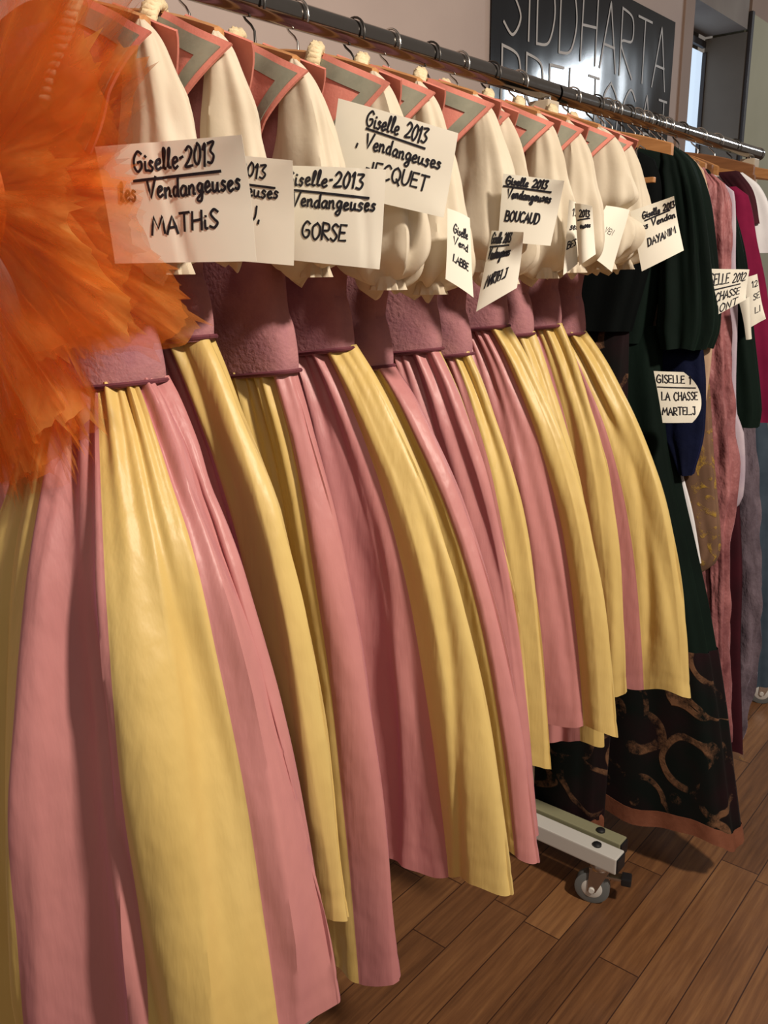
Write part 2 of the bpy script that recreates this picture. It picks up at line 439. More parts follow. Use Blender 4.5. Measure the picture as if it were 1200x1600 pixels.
def foot(t, x, yf, yb, m, w=.042, caster=True, bolt=True):
    h = .038; zc = .122
    f = MB().box((x, (yf + yb) / 2, zc), (w, yb - yf, h), bev=.003).build('foot_bar', m, t, smooth=False)
    MB().box((x, yf - .001, zc), (w * .86, .006, h * .84), bev=.002).build('end_plug', M['black'], f, smooth=False)
    if bolt:
        bb = MB(); bb.tube([(x, yf + .055, zc + h / 2 - .002), (x, yf + .055, zc + h / 2 + .004), (x, yf + .055, zc + h / 2 + .007)], [.010, .010, .006], 16)
        bb.build('bolt', M['black'], f)
    if caster:
        for yy in (yf + .045, yb - .045):
            cx = x
            def rot(mb, ang=math.radians(-70)):
                ca, sa = math.cos(ang), math.sin(ang)
                mb.v = [(cx + (p[0] - cx) * ca - (p[1] - yy) * sa, yy + (p[0] - cx) * sa + (p[1] - yy) * ca, p[2]) for p in mb.v]
                return mb
            c = MB(); c.tube([(cx, yy, .105), (cx, yy, .098), (cx, yy, .092), (cx, yy, .086)], [.021, .024, .024, .018], 20)
            c = c.build('caster', M['hookmetal'], t)
            fk = MB()
            for s in (-1, 1):
                pts = []
                for k in range(6):
                    a = k / 5
                    w2 = lerp(.021, .009, a)
                    zz = lerp(.092, .034, a); xx = cx + lerp(0, -.014, a)
                    pts.append([(xx - w2, yy + s * .0150, zz), (xx + w2, yy + s * .0150, zz), (xx + w2, yy + s * .0175, zz), (xx - w2, yy + s * .0175, zz)])
                fk.grid(pts, True, 0, True, True)
            fk.box((cx, yy, .0935), (.044, .036, .004), bev=.001)
            rot(fk).build('fork', M['hookmetal'], c, smooth=False)
            rot(MB().disc_y((cx - .014, yy, .0385), .0385, .024)).build('wheel', M['rubber'], c)
            hb = MB(); hb.disc_y((cx - .014, yy, .0385), .024, .027).disc_y((cx - .014, yy, .0385), .007, .042)
            rot(hb).build('hub', M['white'], c)
            br = MB(); br.box((cx + .030, yy, .074), (.040, .022, .006), bev=.002)
            rot(br).build('brake_lever', M['hookmetal'], c, smooth=False)
            br = MB(); br.box((cx + .058, yy, .072), (.022, .028, .018), bev=.004)
            rot(br).build('brake_pedal', M['black'], c, smooth=False)

r1 = rack('near steel rack holding the pink and yellow dresses, its beige upright reaching the rail', -1.3, 1.597, [-1.1, 1.560], None, (-1,))
foot(r1, 1.546, .655, 1.17, M['white'])
bx = thing('storage_box', 'corner of a low white box on the floorboards below the nearest skirts', 'box', (.625, 1.06, 0))
MB().box((.625, 1.06, .055), (.43, .30, .11), bev=.004).build('base', M['white'], bx, smooth=False)
MB().box((.625, 1.06, .108), (.445, .315, .030), bev=.004).build('lid', M['white'], bx, smooth=False)
foot(r1, -1.1, .655, 1.17, M['white'])
r2 = rack('far steel rack holding dark velvet gowns, chrome rail with capped end', 1.597, 2.81, [2.74], None, (1,))
foot(r2, 1.598, .672, 1.15, M['olivemetal'], .036, False, True)
foot(r2, 2.74, .66, 1.17, M['white'])

# ------------------------------------------------------------------ hangers
def hanger(x, yc, hw, label, dark=False, woodm='wood', group='wooden hangers on the rail', yshift=0):
    t = thing('coat_hanger', label, 'hanger', (x, RY, 1.63), group)
    b = MB(); rows = []
    for k in range(25):
        a = -1 + 2 * k / 24
        z = 1.630 - .045 * abs(a) ** 1.6
        y = yc + a * hw
        h = .014 * (1 - .25 * abs(a)); th = .006
        rows.append([(x - th, y, z - h), (x + th, y, z - h), (x + th, y, z + h * .8), (x, y, z + h), (x - th, y, z + h * .8)])
    b.grid(rows, True, 0, True, True)
    b.build('arm', M[woodm], t, smooth=False)
    pts = []
    for k in range(19):
        a = -.75 * PI + k / 18 * 1.62 * PI       # over the rail and down
        pts.append((x, RY + .0225 * math.cos(-a + PI * .2), 1.700 + .0225 * math.sin(-a + PI * .2)))
    # order from tip to shank
    pts = []
    for k in range(17):
        a = math.radians(205 - k * (205 + 42) / 16)
        pts.append((x, RY + .0215 * math.cos(a), 1.6985 + .0215 * math.sin(a)))
    lx = pts[-1]
    pts += [(x, RY + .006, 1.676), (x, RY, 1.668), (x, RY, 1.636)]
    MB().tube(pts, .0017, 8).build('hook', M['hookdark' if dark else 'hookmetal'], t)
    return t

# ------------------------------------------------------------------ vintage dress
PROF = [(0, 0), (.06, .13), (.12, .24), (.28, .50), (.47, .71), (.72, .88), (1, 1)]
def dress(i, d):
    x = d['x']; yc = d.get('yc', RY); zw = d['zw']; zh = d['zh']
    wf, wb = d.get('wf', .15), d.get('wb', .14)
    hf, hb = d['hf'] - (.008 if i else 0), d.get('hb', .38)
    wm, wp = d.get('wm', .035), d.get('wp', .03)
    tm, tp = d['tm'], d['tp']
    rnd = random.Random(100 + i)
    yu = d.get('yu', RY)
    t = thing('striped_dress', d['label'], 'dress', (x, yc, 1.60), 'peasant dresses in yellow and pink hanging in a row')
    # skirt ----------------------------------------------------------
    NU, NV = d.get('nu', 420), 72
    ph = [rnd.uniform(0, 2 * PI) for _ in range(8)]
    amp = d.get('amp', .008)
    q = d.get('q', .95); p_ = d.get('p', .97)
    # hem arc lengths for gore boundaries
    def base(th, w):
        c, s = math.cos(th), math.sin(th)
        hy = lerp(wf, hf, w) if c > 0 else lerp(wb, hb, max(w, 0) ** d.get('bw', 1))
        hx = lerp(wm, tm, w) if s > 0 else lerp(wp, tp, w)
        return Vector((x - hx * sp(s, q), yc - hy * sp(c, p_), 0))
    arc = [0]
    for k in range(NU): arc.append(arc[-1] + (base(2 * PI * (k + 1) / NU, 1) - base(2 * PI * k / NU, 1)).length)
    per = arc[-1]
    gw = d.get('gw', per / 6)
    def nearest(px, py):
        best = (1e9, 0)
        for v in range(3, NV + 1, 2):
            w = smooth_interp(PROF, v / NV); z = zw + (zh - zw) * v / NV
            for k in range(-NU // 12, NU // 2):
                P = base(2 * PI * k / NU, w)
                c = W.transposed() @ Vector((P.x, P.y, z - EYE))
                e = math.hypot(600 + F * c.x / -c.z - px, 800 - F * c.y / -c.z - py)
                if e < best[0]: best = (e, k)
        k = best[1]
        return arc[k] if k >= 0 else arc[k + NU] - per
    a0 = nearest(*d['bd'][0])
    if len(d['bd']) > 2: gw = abs(nearest(*d['bd'][2]) - a0)
    d['phase'] = gw - (a0 % gw)
    d['first'] = (d['bd'][1] - int(math.floor((a0 - .002 + d['phase']) / gw))) % 2
    rows = []
    cr = [(rnd.uniform(0, 1), rnd.uniform(-.05, .05), rnd.uniform(.0035, .009) * (1.9 if i == 0 else 1), rnd.uniform(.05, .45), rnd.uniform(.7, 1.3), rnd.choice((-1, -1, 1)), rnd.uniform(.006, .014) * (1.25 if i == 0 else 1)) for _ in range(26)]
    tilt = d.get('tilt', 0)
    for v in range(NV + 1):
        tt = v / NV
        w = smooth_interp(PROF, tt)
        row = []
        for k in range(NU):
            th = 2 * PI * k / NU
            a = arc[k] / per
            P = base(th, w)
            Q = base(th + .02, w) - base(th - .02, w)
            n = Vector((-Q.y, Q.x, 0))
            if n.length < 1e-6: n = Vector((-math.sin(th), -math.cos(th), 0))
            n.normalize()
            if n.dot(Vector((-math.sin(th), -math.cos(th), 0))) < 0: n = -n
            side = abs(math.sin(th))
            A = amp * min(1, tt * 2.2 + .12)
            if math.sin(th) < -.2: A *= .45
            b1 = 2 * PI * a * 9 + ph[0] + 1.1 * math.sin(2 * PI * a * 2 + ph[1]) + .5 * math.sin(tt * 2.5 + ph[6])
            b2 = 2 * PI * a * 16 + ph[2] + .9 * math.sin(2 * PI * a * 3 + ph[3]) - .7 * tt
            f = .75 * math.cos(b1) + .28 * (1 - 2 * abs(math.sin(b2 / 2)) ** .7) * (1 - .4 * tt) * 1.3
            dd = A * f * .9
            pl = 2 * PI * a * 44 + 2.2 * math.sin(2 * PI * a * 5 + ph[4])
            dd += (.0036 * math.exp(-tt * 5.5) * math.cos(pl) + .0045 * math.exp(-tt * 2.4) * math.cos(2 * PI * a * 23 + ph[5]+1.5*math.sin(2*PI*a*4)))
            for (ca, cd, cdep, c0, c1, csg, cw) in cr:
                if c0 - .15 < tt < c1 + .15:
                    da = (a - ca - cd * tt + .5) % 1 - .5
                    da *= per * w if w > .3 else per * .3
                    if abs(da) < cw * 4:
                        en = max(0, min(1, (tt - c0 + .15) / .15)) * max(0, min(1, (c1 + .15 - tt) / .15))
                        dd += csg * cdep * en * math.exp(-(da / cw) ** 2 * (1 if da > 0 else .35))
            dd += .006 * noise.noise(Vector((a * 14, tt * 4, i * 3.1))) * min(1, tt * 3)
            # stitched seams
            g = ((arc[k] + d['phase']) / gw) % 1.0
            g = min(g, 1 - g) * gw
            dd -= .0012 * math.exp(-(g / .004) ** 2)
            if tt > .952 and tt < .968: dd -= .0007
            P = P + n * dd
            z = zw + (zh - zw) * tt
            z += tt ** 3 * (.007 * math.sin(2 * PI * a * 7 + ph[7]) + .004 * math.sin(2 * PI * a * 15 + ph[2]))
            z += tt ** 2 * tilt * (P.y - (yc - hf))
            z += (1 - tt) ** 6 * d.get('wtilt', -.03) * (P.y - (yc - wf)) / .3
            row.append((P.x, P.y, z))
        rows.append(row)
    b = MB(); b.grid(rows, True)
    mi = []
    first = d.get('first', 0)
    for v in range(NV):
        for k in range(NU):
            g = int(((arc[k] + arc[k + 1]) / 2 + d['phase']) / gw)
            am = (arc[k] + arc[k + 1]) / 2
            mi.append(d['bd'][1] if (am < max(a0, 0) or am > per - .24 + min(a0, .0)) else (g + first) % 2)
    b.m = mi
    sk = b.build('skirt', [M['yellow'], M['pink']], t, solid=.0012)
    # bodice ---------------------------------------------------------
    rows = []
    zz = [zw - .008, zw + .004, zw + .03, zw + .055, zw + .062, zw + .10, 1.40, 1.46, 1.51, 1.545, 1.568, 1.59, 1.604, 1.612]
    hy = [wf + .003, wf + .006, wf + .003, wf - .003, wf - .010, wf - .006, .150, .168, .182, .190, .190, .150, .110, .080]
    for z, h in zip(zz, hy):
        row = []
        k1 = (z - zw) / (1.615 - zw); ym = lerp(yc, yu, min(1, max(0, (k1 - .15) / .3)))
        for k in range(72):
            th = 2 * PI * k / 72
            c, s = math.cos(th), math.sin(th)
            tx = (lerp(wm + .006, .040, min(1, k1 * 3)) if s > 0 else lerp(wp + .004, .032, min(1, k1 * 3)))
            if k1 > .8: tx *= lerp(1, .5, (k1 - .8) / .2)
            hh = h if (c > 0 or k1 > .4) else h * wb / wf
            wr = .0030 * noise.noise(Vector((z * 22, th * 1.6, i * 5.0)))
            sl = max(0, 1 - max(0, z - zw) / .07) * d.get('wtilt', -.03) * (-c * hh + wf) / .3
            row.append((x - (tx + wr) * sp(s, .7), ym - (hh + wr) * sp(c, .95), z + sl))
        rows.append(row)
    b = MB(); b.grid(rows, True, 0, False, True)
    bo = b.build('bodice', M['mauve'], t)
    md = bo.modifiers.new('sub', 'SUBSURF'); md.levels = 1; md.render_levels = 2
    # waistband piping
    pts = []
    for k in range(73):
        th = 2 * PI * k / 72; c, s = math.cos(th), math.sin(th)
        hh = (wf if c > 0 else wb) + .006
        tx = (wm if s > 0 else wp) + .008
        sl = d.get('wtilt', -.03) * (-c * hh + wf) / .3
        pts.append((x - tx * sp(s, .7), yc - hh * sp(c, .95), zw - .004 + sl))
    MB().tube(pts, .0026, 6).build('waist_piping', M['mauve_edge'], t)
    # sleeves --------------------------------------------------------
    for side in (-1, 1):
        sy = lambda yy: (yu + (yy - RY) * (1 if side < 0 else -1))
        lz = d.get('slz', 1.36)
        rows = []
        NZ = 30; ws = d.get('ws', 1)
        for v in range(NZ + 1):
            a = v / NZ
            z = lerp(1.590, lz, a)
            wid = ws * smooth_interp([(0, .003), (.04, .011), (.12, .021), (.3, .034), (.6, .050), (.83, .058), (.92, .054), (.97, .042), (1, .020)], a)
            dep = smooth_interp([(0, .003), (.04, .009), (.12, .015), (.3, .021), (.6, .029), (.85, .033), (.92, .031), (.97, .024), (1, .012)], a)
            cy = smooth_interp([(0, .716), (.1, .710), (.4, .702), (1, .700)], a) + d.get('sdy', 0)
            row = []
            if d.get('puff'):
                g_ = 1 - .42 * math.exp(-((a - .62) / .06) ** 2); wid *= g_ * (1.18 if a < .6 else 1.05); dep *= g_ * 1.1
            for k in range(60):
                th = 2 * PI * k / 60
                fo = 1 + (.05 + .12 * max(0, a - .5)) * math.cos(7 * th + ph[1] + 1.2 * a) + .10 * (1 - 2 * abs(math.sin(2 * th + ph[2] + .6 * a)) ** .6) + .05 * math.cos(11 * th + ph[0]) * a
                fo += .16 * noise.noise(Vector((math.cos(th) * 1.5, math.sin(th) * 1.5 + i, a * 4)))
                row.append((x - .006 + dep * fo * math.cos(th), sy(cy + wid * fo * math.sin(th)), z + .008 * math.cos(4 * th + ph[3]) * a * a - a ** 5 * .011 * math.cos(th - 1.4 + .5 * math.sin(ph[4])) ))
            rows.append(row)
        b = MB(); b.grid(rows, True, 0, True, True)
        sl = b.build('sleeve', M['cream'], t)
        md = sl.modifiers.new('sub', 'SUBSURF'); md.levels = 1; md.render_levels = 1
        # gathered cuff
        cy = .700 + d.get('sdy', 0)
        rows = []
        for v in range(5):
            a = v / 4; z = lz + .010 - .016 * a
            row = []
            for k in range(48):
                th = 2 * PI * k / 48
                r = (.019 + .004 * a) * (1 + .10 * math.cos(12 * th) * (a + .2))
                row.append((x - .004 + r * .75 * math.cos(th), sy(cy + r * math.sin(th)), z))
            rows.append(row)
        MB().grid(rows, True).build('cuff', M['cream'], t, solid=.001)
    # collar: a front and a back lappet on each shoulder ---------------
    ct = d.get('ct', 0)
    for side in (-1, 1):
        for face in (-1, 1):
            # corner points in (y, z): neck top, tip, lower point, inner
            A0 = Vector((.785, 1.618)); B0 = Vector((.684 + ct, 1.572 - ct * .2)); C0 = Vector((.768, 1.478)); D0 = Vector((.825, 1.52))
            if face > 0: B0 = Vector((.690 + ct, 1.580)); A0 = Vector((.787, 1.621))
            def q2(u, v):  # u along A->B (top) ; v from top edge downward
                top = A0.lerp(B0, u); bot = D0.lerp(C0, u)
                return top.lerp(bot, v)
            NN = 22
            def P3(yz, off=0):
                yy, z = yz
                dep = .004 + .036 * min(1, max(0, (1.626 - .42 * max(0, .785 - yy) - z) / .075)) ** .55
                dep += .006 * math.sin(yy * 60 + ph[4] + face) * .6
                return Vector((x + face * (dep + off), sy(yy), z))
            rows = [[P3(q2(u / NN, v / NN)) for u in range(NN + 1)] for v in range(NN + 1)]
            col = MB().grid(rows).build('collar', M['coral'], t, solid=.0025)
            # ribbon trim following top edge and outer edge
            inset = .0055; wd = .015
            O = [A0, B0, C0]
            def offs(dst):
                e1 = (B0 - A0).normalized(); e2 = (C0 - B0).normalized()
                n1 = Vector((e1.y, -e1.x)); n2 = Vector((e2.y, -e2.x))
                cen = (A0 + B0 + C0 + D0) / 4
                if n1.dot(cen - A0) < 0: n1 = -n1
                if n2.dot(cen - B0) < 0: n2 = -n2
                # intersection of offset lines
                p1 = A0 + n1 * dst; p2 = B0 + n2 * dst
                den = e1.x * e2.y - e1.y * e2.x
                k = ((p2 - p1).x * e2.y - (p2 - p1).y * e2.x) / den
                return [p1, p1 + e1 * k, C0 + n2 * dst]
            o1, o2 = offs(inset), offs(inset + wd)
            rws = []
            for (s0, s1) in ((0, 1), (1, 2)):
                for k in range(0 if s0 == 0 else 1, 13):
                    a = k / 12
                    l1 = o1[s0].lerp(o1[s1], a); l2 = o2[s0].lerp(o2[s1], a)
                    rws.append([P3(l1.lerp(l2, w_ / 3), .0024) for w_ in range(4)])
            MB().grid(rws).build('ribbon', M['greytrim'], col, solid=.0012)
    # braided neck edge
    for side in (-1, 1):
        b = MB()
        sy2 = lambda yy: (yu + (yy - RY) * (1 if side < 0 else -1))
        for s_ in range(3):
            pts = []
            for k in range(60):
                a = k / 59
                yy = smooth_interp([(0, .825), (.35, .794), (.6, .796), (1, .826)], a)
                z = smooth_interp([(0, 1.612), (.15, 1.630), (.4, 1.614), (1, 1.53)], a)
                dx = smooth_interp([(0, .016), (.15, .0), (.4, -.026), (1, -.044)], a)
                wob = 2 * PI * (a * 7 + s_ / 3)
                pts.append((x + dx - .004 * math.cos(wob), sy2(yy + .006 * math.sin(wob)), z + .003 * math.cos(wob * 2)))
            b.tube(pts, .0048, 8)
        b.build('braid_trim', M['braid'], t)
    return t

GORE = {}
DR = [
 dict(k='A', slz=1.372, x=.53, yc=.875, yu=.925, zw=1.264, zh=.620, wf=.112, wb=.095, hf=.355, hb=.33, bw=1.5, tilt=-.20, tm=.235, tp=.035, wm=.062, wp=.03, amp=.024, q=.8, bd=[(443, 1590), 1, (225, 1590)],
      label='yellow and pink striped dress nearest the camera, half behind the orange tulle', ),
 dict(k='B', slz=1.385, x=.60, yu=.905, zw=1.305, zh=.64, hf=.349, hb=.40, tm=.034, tp=.055, bd=[(305, 640), 0], gw=.32, ws=.85, label='striped dress second in the row, its purple bodice right behind the nearest dress'),
 dict(k='C', slz=1.368, x=.727, yu=.93, zw=1.257, zh=.45, hf=.311, hb=.36, tm=.058, tp=.048, bd=[(467, 763), 1], gw=.26, ws=1.1, label='striped dress third in the row, with the longest hem hanging lowest to the floor'),
 dict(k='D', slz=1.352, x=.83, yu=.905, zw=1.277, zh=.575, hf=.42, hb=.38, tm=.05, tp=.036, bd=[(625, 900), 0], gw=.22, ws=1.1, label='striped dress fourth in the row, wide yellow panel ending above the floorboards'),
 dict(k='E', slz=1.345, x=.907, yu=.90, zw=1.248, zh=.58, hf=.415, hb=.36, tm=.037, tp=.055, bd=[(608, 612), 1], gw=.34, label='striped dress fifth in the row, pink front edge beside the wide yellow panel'),
 dict(k='F', slz=1.372, x=1.02, yu=.895, zw=1.263, zh=.53, hf=.364, hb=.38, tm=.055, tp=.035, bd=[(740, 750), 0], gw=.22, ws=1.1, ct=-.004, label='striped dress sixth in the row, thin yellow edge hanging above the white rack foot'),
 dict(k='G', slz=1.355, x=1.10, zw=1.25, zh=.60, hf=.33, hb=.36, tm=.036, tp=.045, bd=[(767, 733), 0], gw=.2, label='striped dress seventh in the row, narrow slice between two fuller skirts'),
 dict(k='H', slz=1.362, x=1.20, yu=.905, zw=1.287, zh=.63, hf=.391, hb=.38, tm=.048, tp=.036, bd=[(858, 750), 0], gw=.30, label='striped dress eighth in the row, broad pink panel with yellow edge'),
 dict(k='I', slz=1.37, x=1.28, yu=.90, zw=1.27, zh=.55, hf=.33, hb=.36, tm=.037, tp=.042, bd=[(897, 1190), 0], gw=.2, ws=.9, label='striped dress ninth in the row, its lower hem peeping out under the neighbours'),
 dict(k='J', puff=1, slz=1.375, x=1.375, yu=.895, zw=1.279, zh=.62, hf=.334, hb=.36, tm=.048, tp=.04, bd=[(887, 692), 0], gw=.26, ws=1.1, label='striped dress second from the far end, bright yellow front panel'),
 dict(k='K', slz=1.375, x=1.465, yu=.905, zw=1.261, zh=.60, hf=.413, hb=.38, tm=.045, tp=.04, bd=[(971, 775), 0], gw=.27, ws=1.05, label='striped dress at the far end of the row, yellow front beside dark velvet'),
]
for i, d in enumerate(DR):
    dress(i, d)
    lab = ['wooden hanger holding the dress nearest the camera', 'wooden hanger of the second striped dress', 'wooden hanger of the third striped dress',
           'wooden hanger of the fourth striped dress', 'wooden hanger of the fifth striped dress', 'wooden hanger of the sixth striped dress',
           'wooden hanger of the seventh striped dress', 'wooden hanger of the eighth striped dress', 'wooden hanger of the ninth striped dress',
           'wooden hanger of the striped dress second from the far end', 'wooden hanger of the last striped dress before the dark gowns'][i]
    hanger(d['x'], d.get('yu', RY), .195, lab, dark=i % 2 == 1)

# ------------------------------------------------------------------ stroke lettering
G = {
 'A': (.7, [[(0, 0), (.35, 1), (.7, 0)], [(.12, .36), (.6, .36)]]),
 'B': (.62, [[(0, 0), (.02, 1)], [(0, .97), (.42, .95), (.45, .6), (.05, .52)], [(.05, .52), (.55, .48), (.56, .05), (0, 0)]]),
 'C': (.62, [[(.6, .85), (.35, 1), (.05, .7), (.03, .3), (.3, 0), (.6, .12)]]),
 'D': (.66, [[(.02, 0), (.02, 1)], [(.02, 1), (.45, .93), (.64, .5), (.45, .08), (.02, 0)]]),
 'E': (.55, [[(.52, .98), (.03, .96), (.02, .02), (.55, .02)], [(.02, .5), (.42, .53)]]),
 'G': (.72, [[(.62, .85), (.35, 1), (.05, .65), (.05, .25), (.32, 0), (.62, .15), (.62, .45), (.34, .45)]]),
 'H': (.66, [[(.02, 0), (.05, 1)], [(.62, 0), (.62, 1)], [(.04, .5), (.62, .54)]]),
 'I': (.18, [[(.08, 0), (.1, 1)]]),
 'J': (.5, [[(.1, 1), (.5, 1)], [(.36, 1), (.36, .2), (.2, 0), (0, .14)]]),
 'L': (.5, [[(.04, 1), (.02, .02), (.5, .04)]]),
 'M': (.85, [[(0, 0), (.12, 1), (.42, .3), (.72, 1), (.85, 0)]]),
 'N': (.66, [[(.02, 0), (.06, 1), (.58, .02), (.62, 1)]]),
 'O': (.7, [[(.35, 1), (.06, .75), (.04, .3), (.34, 0), (.64, .28), (.64, .75), (.35, 1)]]),
 'P': (.58, [[(.02, 0), (.02, 1)], [(.02, 1), (.5, .92), (.52, .55), (.02, .45)]]),
 'Q': (.7, [[(.35, 1), (.06, .75), (.04, .3), (.34, 0), (.64, .28), (.64, .75), (.35, 1)], [(.42, .25), (.74, -.08)]]),
 'R': (.62, [[(.02, 0), (.02, 1)], [(.02, 1), (.5, .92), (.52, .58), (.03, .48), (.6, 0)]]),
 'S': (.55, [[(.52, .88), (.28, 1), (.05, .78), (.28, .52), (.52, .26), (.28, 0), (0, .12)]]),
 'T': (.66, [[(0, 1), (.66, 1)], [(.33, 1), (.32, 0)]]),
 'U': (.64, [[(.02, 1), (.03, .25), (.3, 0), (.58, .25), (.62, 1)]]),
 'V': (.66, [[(0, .95), (.26, 0), (.66, 1.08)]]),
 'Y': (.6, [[(0, 1), (.3, .5)], [(.6, 1), (.22, 0)]]),
 '2': (.55, [[(.04, .8), (.25, 1), (.5, .78), (.3, .35), (0, .02), (.55, .05)]]),
 '0': (.5, [[(.26, 1), (.04, .6), (.06, .15), (.28, 0), (.48, .4), (.44, .85), (.26, 1)]]),
 '1': (.26, [[(.02, .78), (.18, 1), (.16, 0)]]),
 '3': (.5, [[(.02, .95), (.46, .97), (.22, .6), (.48, .34), (.3, .02), (0, .08)]]),
 'a': (.5, [[(.42, .46), (.2, .5), (.03, .25), (.15, 0), (.38, .14), (.44, .46), (.42, .1), (.5, 0)]]),
 'd': (.5, [[(.4, .44), (.18, .5), (.03, .22), (.16, 0), (.38, .16), (.46, 1), (.42, .1), (.5, 0)]]),
 'e': (.42, [[(.03, .24), (.36, .34), (.3, .52), (.1, .46), (.03, .2), (.18, 0), (.42, .1)]]),
 'g': (.48, [[(.42, .44), (.2, .5), (.04, .26), (.18, .04), (.38, .2), (.44, .46), (.4, -.3), (.2, -.46), (.05, -.3), (.48, .05)]]),
 'i': (.2, [[(.06, .46), (.08, .05), (.2, .03)], [(.09, .72), (.11, .70)]]),
 'l': (.26, [[(.02, .1), (.2, .8), (.14, 1.02), (.06, .85), (.08, .1), (.26, .05)]]),
 'n': (.5, [[(.03, .48), (.05, 0)], [(.05, .3), (.25, .5), (.38, .36), (.38, .06), (.5, .02)]]),
 's': (.36, [[(.32, .44), (.16, .5), (.08, .36), (.3, .18), (.2, 0), (0, .05)]]),
 'u': (.52, [[(.03, .48), (.05, .1), (.2, 0), (.38, .16), (.4, .48), (.4, .08), (.52, .02)]]),
 '.': (.2, [[(.06, .04), (.1, .0)]]), '-': (.3, [[(.04, .45), (.24, .47)]]), ',': (.15, [[(.1, .1), (.08, -.12)]]),
}
def catmull(p, n=6):
    if len(p) < 3: return [Vector(a) for a in p]
    P = [Vector(a) for a in p]; out = []
    for i in range(len(P) - 1):
        a = P[max(i - 1, 0)]; b = P[i]; c = P[i + 1]; d = P[min(i + 2, len(P) - 1)]
        for k in range(n):
            t = k / n
            out.append(.5 * ((2 * b) + (c - a) * t + (2 * a - 5 * b + 4 * c - d) * t * t + (3 * b - a - 3 * c + d) * t ** 3))
    out.append(P[-1]); return out
def text_strokes(txt, x0, y0, x1, h, rnd, slant=.12, rise=0, curvy=True, jitter=.05, aspect=1):
    """polylines for txt starting at (x0,y0) and fitted to end at x1; h = cap height; all in sheet units"""
    adv = []; tot = 0
    for c in txt:
        w = G[c][0] if c in G else .45
        adv.append(tot); tot += w + .16
    tot -= .16
    sx = (x1 - x0) / tot
    out = []
    for c, a in zip(txt, adv):
        if c not in G: continue
        dy = rnd.uniform(-jitter, jitter)
        for st in G[c][1]:
            pts = [(px + rnd.uniform(-jitter, jitter) * .4, py + dy + rnd.uniform(-jitter, jitter) * .5) for px, py in st]
            sharp = (c in 'AHEILMNTVY') or not curvy
            pl = [Vector(p) for p in pts] if sharp else catmull(pts)
            res = []
            for p in pl:
                X = x0 + (a + p.x) * sx + p.y * slant * h * aspect
                Y = y0 + p.y * h + rise * (a + p.x) / tot
                res.append(Vector((X, Y)))
            out.append(res)
    return out
def ribbon(mb, poly, w, fmap, lift=.0007):
    """thin flat ink stroke; poly in sheet metres, fmap maps 2D metres -> (point, normal)"""
    # resample so the stroke follows a curved sheet
    pts = [poly[0]]
    for a, b in zip(poly, poly[1:]):
        n = max(1, int((b - a).length / .006))
        for k in range(1, n + 1): pts.append(a.lerp(b, k / n))
    rows = []
    for i, p in enumerate(pts):
        t = pts[min(i + 1, len(pts) - 1)] - pts[max(i - 1, 0)]
        if t.length < 1e-7: t = Vector((1, 0))
        t.normalize(); n = Vector((-t.y, t.x)) * w / 2
        if i == 0: p = p - t * w * .4
        if i == len(pts) - 1: p = p + t * w * .4
        row = []
        for q_ in (p + n, p - n):
            P, nr = fmap(q_.x, q_.y); row.append(P + nr * lift)
        rows.append(row)
    mb.grid(rows)

